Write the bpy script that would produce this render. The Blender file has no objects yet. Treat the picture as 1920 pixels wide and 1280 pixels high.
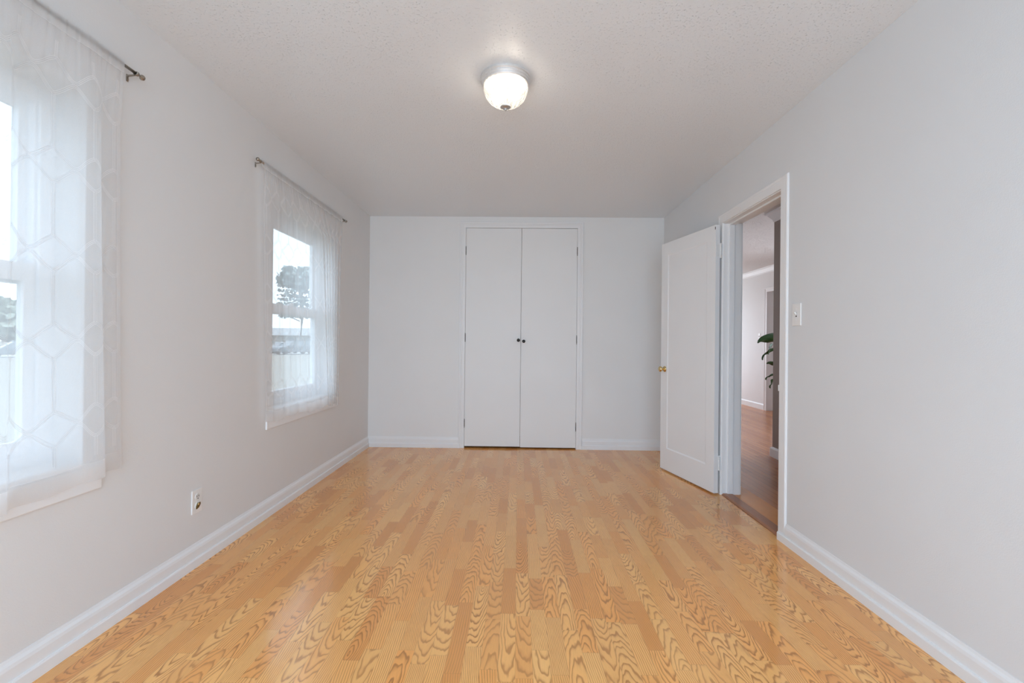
import bpy, bmesh, math, random
from mathutils import Matrix, Vector
random.seed(7)
SC = bpy.context.scene
COL = SC.collection

# ------------------------------------------------------------------ camera
yaw, pitch, roll, ZC = -0.013446, 0.002342, 0.0100, 1.1149
f = Vector((math.sin(yaw)*math.cos(pitch), math.cos(yaw)*math.cos(pitch), math.sin(pitch)))
r0 = Vector((math.cos(yaw), -math.sin(yaw), 0))
d0 = -(r0.cross(f))
rv = math.cos(roll)*r0 - math.sin(roll)*d0
dv = math.cos(roll)*d0 + math.sin(roll)*r0
cam_data = bpy.data.cameras.new('camera')
cam_data.sensor_width = 36.0
cam_data.lens = 880.0*36.0/1920.0
cam_data.clip_start = 0.02
cam_data.clip_end = 600
cam = bpy.data.objects.new('camera', cam_data)
COL.objects.link(cam)
up, bk = -dv, -f
cam.matrix_world = Matrix(((rv.x, up.x, bk.x, 0), (rv.y, up.y, bk.y, 0), (rv.z, up.z, bk.z, ZC), (0, 0, 0, 1)))
SC.camera = cam

# ------------------------------------------------------------------ light and exposure
SC.view_settings.view_transform = 'Standard'
SC.view_settings.look = 'None'
SC.view_settings.gamma = 1.0
SC.view_settings.use_curve_mapping = False
SC.view_settings.exposure = 0.13
SC.cycles.max_bounces = 20
SC.cycles.diffuse_bounces = 10
SC.cycles.glossy_bounces = 6
SC.cycles.transmission_bounces = 10
SC.cycles.transparent_max_bounces = 40
SC.cycles.use_denoising = True
SKY = 2.25
world = bpy.data.worlds.new('overcast_sky')
SC.world = world
world.use_nodes = True
wb = world.node_tree.nodes['Background']
wb.inputs[0].default_value = (0.85, 1.00, 1.20, 1)
wb.inputs[1].default_value = SKY
BULB = 29.0

sun = bpy.data.lights.new('sun', 'SUN'); sun.energy = 3.0; sun.angle = 0.02; sun.color = (0.98, 1.0, 1.03)
suno = bpy.data.objects.new('sun', sun); COL.objects.link(suno)
suno.rotation_euler = Vector((-0.50, -0.02, -0.86)).to_track_quat('-Z', 'Y').to_euler()

def portal(name, loc, rot, sx, sy):
    l = bpy.data.lights.new(name, 'AREA')
    l.shape = 'RECTANGLE'; l.size = sx; l.size_y = sy
    l.cycles.is_portal = True
    o = bpy.data.objects.new(name, l)
    o.location = loc; o.rotation_euler = rot
    COL.objects.link(o)

# ------------------------------------------------------------------ dimensions (metres)
XL, XR, D, H = -1.583, 1.520, 4.950, 2.440
YF = -0.95                     # wall behind the camera
WT = 0.14                      # outer wall thickness
WR = 0.135                     # wall between room and hall
W1 = (0.680, 1.690)            # window openings along y
W2 = (2.998, 4.008)
WZ0, WZ1 = 0.660, 2.000
W3X, W3Z = (-1.30, 1.25), (0.12, 2.20)      # unseen window added behind the camera for fill light
DY0, DY1, DZ = 2.742, 3.510, 2.015          # door opening in the right wall
CX0, CX1, CZ = -0.560, 0.612, 2.322         # closet opening in the back wall
HX, HY = 2.553, 4.735          # hall wall face, and its end
LX, LY = 4.235, 10.2           # living room wall faces
GZ = -0.60                     # ground outside
portal('portal_window', (XL-WT-0.02, sum(W1)/2, 1.33), (0, -math.pi/2, 0), 1.34, 1.01)
portal('portal_window', (XL-WT-0.02, sum(W2)/2, 1.33), (0, -math.pi/2, 0), 1.34, 1.01)
portal('portal_window', (sum(W3X)/2, YF-WT-0.02, sum(W3Z)/2), (math.pi/2, 0, 0), W3X[1]-W3X[0], W3Z[1]-W3Z[0])
portal('portal_window', (3.0, LY+WT+0.02, 1.3), (-math.pi/2, 0, 0), 1.9, 1.7)

def fill_light(name, loc, rot, sx, sy, watts, col=(0.80, 1.0, 1.26)):  # area lamps added as fill outside windows that are out of view
    l = bpy.data.lights.new(name, 'AREA'); l.shape = 'RECTANGLE'; l.size = sx; l.size_y = sy
    l.energy = watts; l.color = col
    o = bpy.data.objects.new(name, l); o.location = loc; o.rotation_euler = rot; COL.objects.link(o)
fill_light('rear_fill_light', (sum(W3X)/2, YF-WT-0.10, sum(W3Z)/2), (math.pi/2, 0, 0), W3X[1]-W3X[0], W3Z[1]-W3Z[0], 63.0)  # added fill lamp, brightens the whole room from behind the camera
fill_light('side_fill_light', (LX+0.30, 5.95, 1.45), (0, math.pi/2, 0), 1.3, 1.5, 16.0, (0.90, 1.0, 1.12))  # added fill lamp for the living room and far doorway reveal
fill_light('living_fill_light', (3.0, LY+WT+0.10, 1.3), (-math.pi/2, 0, 0), 1.9, 1.7, 30.0, (0.90, 1.0, 1.12))  # added fill lamp for the living room and hall

# ------------------------------------------------------------------ node helpers
class NT:
    def __init__(s, name):
        s.m = bpy.data.materials.new(name); s.m.use_nodes = True
        s.t = s.m.node_tree; s.t.nodes.clear()
        s.out = s.n('ShaderNodeOutputMaterial')
    def n(s, typ, **kw):
        o = s.t.nodes.new(typ)
        for k, v in kw.items(): setattr(o, k, v)
        return o
    def l(s, a, b): s.t.links.new(a, b)
    def put(s, sock, v):
        if hasattr(v, 'is_output') or isinstance(v, bpy.types.NodeSocket): s.l(v, sock)
        else: sock.default_value = v
    def math(s, op, a, b=None, c=None):
        o = s.n('ShaderNodeMath', operation=op)
        s.put(o.inputs[0], a)
        if b is not None: s.put(o.inputs[1], b)
        if c is not None: s.put(o.inputs[2], c)
        return o.outputs[0]
    def comb(s, x, y, z):
        o = s.n('ShaderNodeCombineXYZ')
        for i, v in enumerate((x, y, z)): s.put(o.inputs[i], v)
        return o.outputs[0]
    def noise(s, vec, scale, detail=2.0, rough=0.5, dim='3D'):
        o = s.n('ShaderNodeTexNoise', noise_dimensions=dim)
        if vec is not None: s.l(vec, o.inputs['Vector'])
        o.inputs['Scale'].default_value = scale; o.inputs['Detail'].default_value = detail
        o.inputs['Roughness'].default_value = rough
        return o.outputs['Fac']
    def white(s, vec):
        o = s.n('ShaderNodeTexWhiteNoise', noise_dimensions='3D'); s.l(vec, o.inputs['Vector'])
        sp = s.n('ShaderNodeSeparateColor'); s.l(o.outputs['Color'], sp.inputs[0])
        return sp.outputs[0], sp.outputs[1], sp.outputs[2]
    def ramp(s, fac, stops, interp='LINEAR'):
        o = s.n('ShaderNodeValToRGB'); o.color_ramp.interpolation = interp
        e = o.color_ramp.elements
        while len(e) > 1: e.remove(e[-1])
        e[0].position = stops[0][0]; e[0].color = (*stops[0][1], 1)
        for p, c in stops[1:]:
            k = e.new(p); k.color = (*c, 1)
        s.l(fac, o.inputs[0]); return o.outputs[0]
    def mix(s, fac, a, b, mode='MIX'):
        o = s.n('ShaderNodeMix', data_type='RGBA', blend_type=mode)
        s.put(o.inputs[0], fac)
        s.put(o.inputs[6], a if not isinstance(a, tuple) else (*a, 1))
        s.put(o.inputs[7], b if not isinstance(b, tuple) else (*b, 1))
        return o.outputs[2]
    def bsdf(s, color, rough=0.5, metal=0.0, spec=0.5, normal=None):
        b = s.n('ShaderNodeBsdfPrincipled')
        s.put(b.inputs['Base Color'], color if not isinstance(color, tuple) else (*color, 1))
        s.put(b.inputs['Roughness'], rough); b.inputs['Metallic'].default_value = metal
        b.inputs['Specular IOR Level'].default_value = spec
        if normal is not None: s.l(normal, b.inputs['Normal'])
        return b
    def bump(s, h, strength, dist):
        o = s.n('ShaderNodeBump'); s.l(h, o.inputs['Height'])
        o.inputs['Strength'].default_value = strength; o.inputs['Distance'].default_value = dist
        return o.outputs[0]
    def pos(s):
        return s.n('ShaderNodeNewGeometry').outputs['Position']
    def obco(s):
        return s.n('ShaderNodeTexCoord').outputs['Object']
    def done(s, sh):
        s.l(sh, s.out.inputs['Surface']); return s.m

def lin(r, g, b):
    def c(v):
        v /= 255.0
        return v/12.92 if v <= 0.04045 else ((v+0.055)/1.055)**2.4
    return (c(r), c(g), c(b))

def paint(name, col, rough=0.6, bump=0.0, scale=160.0, dist=0.002, spec=0.35):
    t = NT(name); p = t.obco(); nrm = None
    v = t.noise(p, 2.1, 2)
    c = t.mix(v, tuple(x*0.975 for x in col), tuple(min(1, x*1.025) for x in col))
    if bump:
        h = t.noise(p, scale, 3, 0.55); nrm = t.bump(h, bump, dist)
    return t.done(t.bsdf(c, rough, 0, spec, nrm).outputs[0])

def metal(name, col, rough=0.3):
    t = NT(name); v = t.noise(t.obco(), 90, 2)
    c = t.mix(v, tuple(x*0.85 for x in col), col)
    return t.done(t.bsdf(c, rough, 1.0).outputs[0])

M = {}
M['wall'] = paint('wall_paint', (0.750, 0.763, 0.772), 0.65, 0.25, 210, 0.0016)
M['wall_left'] = paint('warm_lit_wall_paint', (0.765, 0.760, 0.752), 0.65, 0.25, 210, 0.0016)  # same paint as the right wall, warmer light put into its colour
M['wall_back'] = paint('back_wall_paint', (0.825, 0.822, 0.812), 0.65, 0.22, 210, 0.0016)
M['trim'] = paint('white_trim_gloss', (0.845, 0.845, 0.845), 0.35, 0.06, 60, 0.001)
M['door'] = paint('white_door_enamel', (0.855, 0.865, 0.87), 0.38, 0.08, 70, 0.001)
M['closet'] = paint('closet_door_enamel', (0.835, 0.832, 0.822), 0.45, 0.08, 70, 0.001)
M['closet_inside'] = paint('closet_plaster', (0.55, 0.54, 0.52), 0.8)
M['vinyl'] = paint('white_vinyl', (0.84, 0.85, 0.86), 0.35)
M['plate'] = paint('white_plastic_plate', (0.83, 0.82, 0.80), 0.3)
M['socket'] = paint('ivory_plastic', (0.78, 0.76, 0.72), 0.35)
M['slot'] = paint('dark_slot', (0.03, 0.03, 0.03), 0.6)
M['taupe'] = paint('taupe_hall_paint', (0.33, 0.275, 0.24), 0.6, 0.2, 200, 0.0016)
M['living'] = paint('living_room_paint', (0.80, 0.795, 0.79), 0.65)
M['nickel'] = metal('antique_nickel', (0.42, 0.38, 0.33), 0.32)
M['pan'] = metal('brushed_light_nickel', (0.92, 0.92, 0.91), 0.5)
M['finial'] = metal('grey_finial_nickel', (0.66, 0.65, 0.63), 0.5)
M['brass'] = metal('polished_brass', (0.78, 0.60, 0.30), 0.18)
M['olddark'] = metal('tarnished_brass', (0.22, 0.17, 0.07), 0.35)
M['black'] = metal('dark_bronze', (0.045, 0.042, 0.04), 0.3)
M['hinge'] = paint('painted_hinge', (0.83, 0.83, 0.82), 0.3)
M['wornhinge'] = metal('worn_hinge', (0.16, 0.15, 0.14), 0.45)

def ceiling_mat(name, col, size, strength, dist):
    t = NT(name); p = t.obco()
    n1 = t.noise(p, size, 2, 0.5); n0 = t.noise(p, 5.0, 2, 0.5)
    th = t.math('SUBTRACT', 0.67, t.math('MULTIPLY', n0, 0.13))
    h = t.math('MINIMUM', 1.0, t.math('MAXIMUM', 0.0, t.math('MULTIPLY', t.math('SUBTRACT', n1, th), 5.5)))
    h2 = t.math('ADD', h, t.math('MULTIPLY', t.noise(p, size*1.5, 3), 0.22))
    b = t.bsdf(col, 0.38, 0, 0.7, t.bump(h2, strength, dist))
    return t.done(b.outputs[0])
M['ceiling'] = ceiling_mat('knockdown_ceiling', (0.785, 0.820, 0.848), 118.0, 0.62, 0.0060)
M['popcorn'] = ceiling_mat('popcorn_ceiling', (0.74, 0.72, 0.70), 95.0, 1.0, 0.022)

def oak_floor():
    t = NT('oak_strip_laminate'); sp = t.n('ShaderNodeSeparateXYZ'); t.l(t.pos(), sp.inputs[0])
    x, y = sp.outputs[0], sp.outputs[1]
    w = 0.0605
    xs = t.math('DIVIDE', x, w); ci = t.math('FLOOR', xs)
    ra, rb, rc = t.white(t.comb(ci, 3.7, 0.0))
    ln = t.math('ADD', 0.25, t.math('MULTIPLY', rb, 0.20))
    ys = t.math('DIVIDE', t.math('ADD', y, t.math('MULTIPLY', ra, 9.0)), ln)
    ri = t.math('FLOOR', ys)
    a, b, c = t.white(t.comb(ci, ri, 0.5)); d, e, g = t.white(t.comb(ci, ri, 7.5))
    # local coordinates inside a strip, in metres
    lx = t.math('MULTIPLY', t.math('SUBTRACT', t.math('FRACT', xs), 0.5), w)
    ly = t.math('MULTIPLY', t.math('SUBTRACT', t.math('FRACT', ys), 0.5), ln)
    seed = t.comb(t.math('MULTIPLY', a, 37.0), t.math('MULTIPLY', d, 53.0), t.math('MULTIPLY', g, 19.0))
    vadd = t.n('ShaderNodeVectorMath', operation='ADD')
    t.l(t.comb(t.math('MULTIPLY', lx, 24.0), t.math('MULTIPLY', ly, 6.0), 0.0), vadd.inputs[0]); t.l(seed, vadd.inputs[1])
    nz = t.math('SUBTRACT', t.noise(vadd.outputs[0], 1.0, 2.0, 0.5), 0.5)
    # ring centre: near the strip for cathedral figure, far for straight grain
    far = t.math('GREATER_THAN', b, 0.50)
    off = t.math('ADD', t.math('MULTIPLY', t.math('SUBTRACT', c, 0.5), 0.035), t.math('MULTIPLY', far, t.math('ADD', 0.09, t.math('MULTIPLY', d, 0.12))))
    px = t.math('ADD', t.math('ADD', lx, off), t.math('MULTIPLY', ly, t.math('MULTIPLY', t.math('SUBTRACT', b, 0.6), 0.14)))
    sl = t.math('ADD', 0.085, t.math('MULTIPLY', e, 0.115))
    sg = t.math('SUBTRACT', t.math('MULTIPLY', t.math('GREATER_THAN', g, 0.5), 2.0), 1.0)
    py = t.math('ADD', t.math('MULTIPLY', ly, sl), t.math('MULTIPLY', sg, t.math('ADD', 0.026, t.math('MULTIPLY', d, 0.040))))
    r = t.math('SQRT', t.math('ADD', t.math('MULTIPLY', px, px), t.math('MULTIPLY', py, py)))
    r = t.math('ADD', r, t.math('MULTIPLY', nz, t.math('ADD', 0.010, t.math('MULTIPLY', t.math('SUBTRACT', 1.0, far), 0.016))))
    fr = t.math('FRACT', t.math('MULTIPLY', r, t.math('ADD', t.math('ADD', 102.0, t.math('MULTIPLY', c, 45.0)), t.math('MULTIPLY', far, t.math('MULTIPLY', a, 40.0)))))
    # fine pores
    pv = t.n('ShaderNodeVectorMath', operation='ADD')
    t.l(t.comb(t.math('MULTIPLY', x, 520.0), t.math('MULTIPLY', y, 26.0), 0.0), pv.inputs[0]); t.l(seed, pv.inputs[1])
    pore = t.noise(pv.outputs[0], 1.0, 2.0, 0.6)
    light = t.mix(a, (0.93, 0.415, 0.112), (0.99, 0.542, 0.185))
    light = t.mix(t.math('GREATER_THAN', e, 0.84), light, (0.84, 0.365, 0.100))
    dark = t.mix(d, (0.40, 0.148, 0.036), (0.51, 0.21, 0.057))
    g1 = t.ramp(fr, [(0.0, (0.02,)*3), (0.46, (0.08,)*3), (0.64, (0.40,)*3), (0.76, (1.0,)*3), (0.87, (1.0,)*3), (0.95, (0.30,)*3), (1.0, (0.02,)*3)])
    g2 = t.math('ADD', t.math('MULTIPLY', g1, t.math('ADD', 0.62, t.math('MULTIPLY', t.noise(vadd.outputs[0], 1.7, 1.0), 0.70))), t.math('MULTIPLY', t.math('SUBTRACT', pore, 0.5), 0.7))
    g2 = t.n('ShaderNodeClamp').outputs[0] if False else t.math('MINIMUM', t.math('MAXIMUM', g2, 0.0), 1.0)
    g2 = t.math('MULTIPLY', g2, t.math('ADD', 0.70, t.math('MULTIPLY', c, 0.30)))
    col = t.mix(g2, light, dark)
    col = t.mix(t.math('MULTIPLY', t.math('POWER', d, 2.0), 0.16), col, (0.42, 0.20, 0.075))
    # thin joints, slightly stronger every third strip (plank edge)
    fx = t.math('ABSOLUTE', t.math('SUBTRACT', t.math('FRACT', xs), 0.5))
    fy = t.math('MULTIPLY', t.math('SUBTRACT', 0.5, t.math('ABSOLUTE', t.math('SUBTRACT', t.math('FRACT', ys), 0.5))), ln)
    joint = t.math('MAXIMUM', t.math('GREATER_THAN', fx, 0.491), t.math('LESS_THAN', fy, 0.0007))
    col = t.mix(t.math('MULTIPLY', joint, 0.30), col, (0.22, 0.105, 0.04))
    hn = t.noise(t.pos(), 9.0, 2)
    bs = t.bsdf(col, t.math('ADD', 0.10, t.math('MULTIPLY', pore, 0.07)), 0, 0.8, t.bump(hn, 0.08, 0.01))
    return t.done(bs.outputs[0])
M['oak'] = oak_floor()

def hall_floor():
    t = NT('reddish_hardwood'); sp = t.n('ShaderNodeSeparateXYZ'); t.l(t.pos(), sp.inputs[0])
    x, y = sp.outputs[0], sp.outputs[1]
    w = 0.057
    xs = t.math('DIVIDE', x, w); ci = t.math('FLOOR', xs)
    ra, rb, rc = t.white(t.comb(ci, 1.7, 0.0))
    ys = t.math('DIVIDE', t.math('ADD', y, t.math('MULTIPLY', ra, 7.0)), 1.3); ri = t.math('FLOOR', ys)
    a, b, c = t.white(t.comb(ci, ri, 0.5))
    gr = t.noise(t.comb(t.math('MULTIPLY', x, 160.0), t.math('MULTIPLY', y, 7.0), t.math('MULTIPLY', a, 40.0)), 1.0, 3.0)
    col = t.mix(a, (0.50, 0.180, 0.058), (0.68, 0.262, 0.088))
    col = t.mix(t.math('MULTIPLY', gr, 0.5), col, (0.24, 0.09, 0.038))
    j = t.math('GREATER_THAN', t.math('ABSOLUTE', t.math('SUBTRACT', t.math('FRACT', xs), 0.5)), 0.475)
    col = t.mix(t.math('MULTIPLY', j, 0.6), col, (0.04, 0.015, 0.008))
    return t.done(t.bsdf(col, 0.27, 0, 0.5).outputs[0])
M['hallwood'] = hall_floor()

def plain_wood(name, c1, c2):
    t = NT(name); sp = t.n('ShaderNodeSeparateXYZ'); t.l(t.pos(), sp.inputs[0])
    g = t.noise(t.comb(t.math('MULTIPLY', sp.outputs[0], 130.0), t.math('MULTIPLY', sp.outputs[1], 6.0), 0.0), 1.0, 3)
    return t.done(t.bsdf(t.mix(g, c1, c2), 0.32, 0, 0.5).outputs[0])
M['saddle'] = plain_wood('dark_saddle_wood', (0.30, 0.115, 0.050), (0.42, 0.175, 0.080))
M['orangewood'] = plain_wood('orange_border_wood', (0.82, 0.34, 0.085), (0.62, 0.24, 0.060))

def glass_mat():
    t = NT('window_glass')
    tr = t.n('ShaderNodeBsdfTransparent'); tr.inputs[0].default_value = (0.93, 0.955, 0.955, 1)
    gl = t.n('ShaderNodeBsdfGlossy'); gl.inputs['Roughness'].default_value = 0.02
    ge = t.n('ShaderNodeNewGeometry'); dt = t.n('ShaderNodeVectorMath', operation='DOT_PRODUCT')
    t.l(ge.outputs['Incoming'], dt.inputs[0]); t.l(ge.outputs['Normal'], dt.inputs[1])
    om = t.math('SUBTRACT', 1.0, t.math('MINIMUM', 1.0, t.math('ABSOLUTE', dt.outputs['Value'])))
    fr = t.math('ADD', 0.03, t.math('MULTIPLY', 0.97, t.math('POWER', om, 5.0)))
    mx = t.n('ShaderNodeMixShader'); t.l(fr, mx.inputs[0]); t.l(tr.outputs[0], mx.inputs[1]); t.l(gl.outputs[0], mx.inputs[2])
    return t.done(mx.outputs[0])
M['glass'] = glass_mat()

def sheer(name, op, col=(0.94, 0.945, 0.95), tl=0.80, var=0.10):
    t = NT(name); p = t.obco()
    wv = t.noise(t.n('ShaderNodeTexCoord').outputs['Object'], 420.0, 1)
    tr = t.n('ShaderNodeBsdfTransparent')
    di = t.n('ShaderNodeBsdfDiffuse'); di.inputs[0].default_value = (*col, 1)
    tn = t.n('ShaderNodeBsdfTranslucent'); tn.inputs[0].default_value = (*col, 1)
    m1 = t.n('ShaderNodeMixShader'); m1.inputs[0].default_value = tl
    t.l(di.outputs[0], m1.inputs[1]); t.l(tn.outputs[0], m1.inputs[2])
    m2 = t.n('ShaderNodeMixShader')
    t.l(t.math('ADD', op - var/2, t.math('MULTIPLY', wv, var)), m2.inputs[0])
    t.l(tr.outputs[0], m2.inputs[1]); t.l(m1.outputs[0], m2.inputs[2])
    return t.done(m2.outputs[0])
M['voile'] = sheer('white_voile', 0.53, var=0.06)
M['hem'] = sheer('double_voile_hem', 0.68, var=0.06)
M['header'] = sheer('gathered_rod_pocket', 0.84, var=0.06)
M['thread'] = sheer('embroidery_thread', 0.86, (0.80, 0.80, 0.80), 0.22)

def lamp_glass():
    t = NT('ribbed_frosted_glass')
    tr = t.n('ShaderNodeBsdfTransparent'); tr.inputs[0].default_value = (1, 0.985, 0.96, 1)
    tn = t.n('ShaderNodeBsdfTranslucent'); tn.inputs[0].default_value = (1, 0.985, 0.955, 1)
    gl = t.n('ShaderNodeBsdfGlossy'); gl.inputs['Roughness'].default_value = 0.12
    di = t.n('ShaderNodeBsdfDiffuse'); di.inputs[0].default_value = (0.30, 0.298, 0.29, 1)
    # swirled ribs: the glass is thicker on each rib and scatters more there
    sp = t.n('ShaderNodeSeparateXYZ'); t.l(t.obco(), sp.inputs[0])
    an = t.math('ARCTAN2', t.math('SUBTRACT', sp.outputs[1], 2.345), t.math('ADD', sp.outputs[0], 0.0755))
    rb = t.math('SINE', t.math('ADD', t.math('MULTIPLY', an, 24.0), t.math('MULTIPLY', sp.outputs[2], 26.0)))
    m1 = t.n('ShaderNodeMixShader'); t.l(t.math('ADD', 0.07, t.math('MULTIPLY', rb, 0.045)), m1.inputs[0])
    t.l(tr.outputs[0], m1.inputs[1]); t.l(tn.outputs[0], m1.inputs[2])
    m2 = t.n('ShaderNodeMixShader'); t.l(t.math('ADD', 0.46, t.math('MULTIPLY', rb, 0.22)), m2.inputs[0])
    t.l(m1.outputs[0], m2.inputs[1]); t.l(di.outputs[0], m2.inputs[2])
    m3 = t.n('ShaderNodeMixShader'); m3.inputs[0].default_value = 0.06
    t.l(m2.outputs[0], m3.inputs[1]); t.l(gl.outputs[0], m3.inputs[2])
    return t.done(m3.outputs[0])
M['lampglass'] = lamp_glass()
def emit(name, col, s):
    t = NT(name); e = t.n('ShaderNodeEmission'); e.inputs[0].default_value = (*col, 1); e.inputs[1].default_value = s
    return t.done(e.outputs[0])
M['bulb'] = emit('warm_bulb', (1.0, 0.91, 0.79), BULB)

def leafmat(name, c1, c2, scale=9.0, rough=0.35):
    t = NT(name); g = t.noise(t.obco(), scale, 3)
    return t.done(t.bsdf(t.mix(g, c1, c2), rough, 0, 0.5).outputs[0])
M['leaf'] = leafmat('glossy_leaf', (0.010, 0.034, 0.008), (0.026, 0.075, 0.014))
M['stem'] = leafmat('plant_stem', (0.05, 0.09, 0.03), (0.10, 0.12, 0.05))
M['pot'] = paint('glazed_pot', (0.72, 0.71, 0.69), 0.35)
M['soil'] = paint('potting_soil', (0.03, 0.022, 0.015), 0.95, 0.6, 60, 0.01)
M['tree'] = leafmat('hazed_foliage', (0.15, 0.215, 0.205), (0.24, 0.31, 0.29), 1.2, 0.8)  # paled and blued, distance haze put into the foliage colour
M['tree2'] = leafmat('hazed_pale_foliage', (0.22, 0.27, 0.22), (0.31, 0.35, 0.29), 0.6, 0.8)  # distance haze is in this colour too
M['bark'] = leafmat('tree_bark', (0.20, 0.21, 0.20), (0.28, 0.29, 0.28), 2.0, 0.9)
M['lawn'] = leafmat('dry_lawn', (0.215, 0.20, 0.165), (0.26, 0.245, 0.21), 0.5, 0.95)
M['asphalt'] = leafmat('street_asphalt', (0.32, 0.33, 0.33), (0.37, 0.38, 0.38), 2.0, 0.9)
M['cardark'] = paint('dark_car_paint', (0.14, 0.165, 0.185), 0.25)
M['carpale'] = paint('silver_car_paint', (0.62, 0.64, 0.66), 0.25)
M['tyre'] = paint('tyre_rubber', (0.02, 0.02, 0.02), 0.8)
M['carglass'] = paint('car_glass', (0.16, 0.19, 0.21), 0.05)
M['stucco'] = paint('house_stucco', (0.36, 0.37, 0.35), 0.9)  # house wall and roof paled, haze put into their colours
M['roof'] = paint('house_roof', (0.34, 0.36, 0.37), 0.9)

# ------------------------------------------------------------------ mesh helpers
def box(bm, x0, x1, y0, y1, z0, z1, mi=0):
    v = [bm.verts.new(p) for p in ((x0,y0,z0),(x1,y0,z0),(x1,y1,z0),(x0,y1,z0),(x0,y0,z1),(x1,y0,z1),(x1,y1,z1),(x0,y1,z1))]
    for q in ((0,3,2,1),(4,5,6,7),(0,1,5,4),(1,2,6,5),(2,3,7,6),(3,0,4,7)):
        fc = bm.faces.new([v[i] for i in q]); fc.material_index = mi
def sweep(bm, prof, place, s0, s1):
    """prof: closed list of (out, up); place(out, up, s) -> xyz; extruded from s0 to s1 (values or functions of the profile point)."""
    g = lambda s, p: s(p) if callable(s) else s
    a = [bm.verts.new(place(p[0], p[1], g(s0, p))) for p in prof]
    b = [bm.verts.new(place(p[0], p[1], g(s1, p))) for p in prof]
    n = len(prof)
    for i in range(n):
        bm.faces.new((a[i], a[(i+1) % n], b[(i+1) % n], b[i]))
    bm.faces.new(a[::-1]); bm.faces.new(b)
def lathe(bm, prof, seg=32, M4=None, rib=None):
    rings = []
    for (r, z) in prof:
        if r < 1e-6:
            rings.append([bm.verts.new((0, 0, z))])
        else:
            rings.append([bm.verts.new((r*(1+(rib(k, z) if rib else 0))*math.cos(2*math.pi*k/seg), r*(1+(rib(k, z) if rib else 0))*math.sin(2*math.pi*k/seg), z)) for k in range(seg)])
    vs = [v for rg in rings for v in rg]
    for a, b in zip(rings[:-1], rings[1:]):
        for k in range(seg):
            k2 = (k+1) % seg
            if len(a) == 1 and len(b) == 1: continue
            if len(a) == 1: bm.faces.new((a[0], b[k2], b[k]))
            elif len(b) == 1: bm.faces.new((a[k], a[k2], b[0]))
            else: bm.faces.new((a[k], a[k2], b[k2], b[k]))
    if M4 is not None:
        for v in vs: v.co = M4 @ v.co
def tube(bm, pts, rad, seg=10):
    pts = [Vector(p) for p in pts]; rings = []
    R = rad if isinstance(rad, (list, tuple)) else [rad]*len(pts)
    for i, p in enumerate(pts):
        d = (pts[min(i+1, len(pts)-1)] - pts[max(i-1, 0)]).normalized()
        u = d.cross(Vector((0, 0, 1)))
        if u.length < 1e-3: u = d.cross(Vector((1, 0, 0)))
        u.normalize(); w = d.cross(u)
        rings.append([bm.verts.new(p + R[i]*(math.cos(2*math.pi*k/seg)*u + math.sin(2*math.pi*k/seg)*w)) for k in range(seg)])
    for a, b in zip(rings[:-1], rings[1:]):
        for k in range(seg): bm.faces.new((a[k], a[(k+1) % seg], b[(k+1) % seg], b[k]))
    bm.faces.new(rings[0][::-1]); bm.faces.new(rings[-1])

def obj(name, bm, mats, parent=None, smooth=False, bevel=0.0, seg=2):
    bmesh.ops.recalc_face_normals(bm, faces=bm.faces[:])
    me = bpy.data.meshes.new(name); bm.to_mesh(me); bm.free()
    for m in (mats if isinstance(mats, (list, tuple)) else [mats]): me.materials.append(M[m])
    if smooth:
        for p in me.polygons: p.use_smooth = True
    o = bpy.data.objects.new(name, me); COL.objects.link(o)
    if bevel:
        b = o.modifiers.new('edge', 'BEVEL'); b.width = bevel; b.segments = seg; b.limit_method = 'ANGLE'; b.angle_limit = 0.6
    if parent: o.parent = parent; o.matrix_parent_inverse = parent.matrix_world.inverted()
    return o
def empty(name, loc=(0, 0, 0), rz=0.0):
    o = bpy.data.objects.new(name, None); o.location = loc; o.rotation_euler = (0, 0, rz)
    o.empty_display_size = 0.1
    COL.objects.link(o); bpy.context.view_layer.update(); return o
def tag(o, label, cat, group=None, kind=None):
    o['label'] = label; o['category'] = cat
    if group: o['group'] = group
    if kind: o['kind'] = kind
    return o
def struct(o, label, cat): return tag(o, label, cat, None, 'structure')
def bmn(): return bmesh.new()

# tiles of a wall slab with rectangular holes: u along the wall, z up
def slab(bm, put, u0, u1, z0, z1, holes):
    us = sorted({u0, u1, *[h[0] for h in holes], *[h[1] for h in holes]})
    zs = sorted({z0, z1, *[h[2] for h in holes], *[h[3] for h in holes]})
    for a, b in zip(us[:-1], us[1:]):
        for c, d in zip(zs[:-1], zs[1:]):
            if any(h[0] <= a and b <= h[1] and h[2] <= c and d <= h[3] for h in holes): continue
            put(bm, a, b, c, d)

# ------------------------------------------------------------------ room shell
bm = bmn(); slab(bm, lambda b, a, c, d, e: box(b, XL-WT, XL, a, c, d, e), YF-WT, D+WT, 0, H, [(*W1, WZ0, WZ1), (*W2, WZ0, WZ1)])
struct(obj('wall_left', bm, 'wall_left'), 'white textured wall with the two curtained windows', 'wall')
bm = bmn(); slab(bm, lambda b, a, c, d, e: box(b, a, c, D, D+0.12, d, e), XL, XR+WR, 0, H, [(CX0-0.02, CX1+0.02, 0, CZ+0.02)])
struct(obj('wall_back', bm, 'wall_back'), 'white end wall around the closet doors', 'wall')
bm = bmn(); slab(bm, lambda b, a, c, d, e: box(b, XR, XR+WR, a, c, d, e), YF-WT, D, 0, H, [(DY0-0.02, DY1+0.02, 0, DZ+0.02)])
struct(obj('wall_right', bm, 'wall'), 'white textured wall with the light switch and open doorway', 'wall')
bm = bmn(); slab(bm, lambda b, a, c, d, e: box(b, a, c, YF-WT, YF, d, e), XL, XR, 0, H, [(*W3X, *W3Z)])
struct(obj('wall_front', bm, 'wall'), 'white wall behind the viewer with an added wide window for fill light', 'wall')
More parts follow.
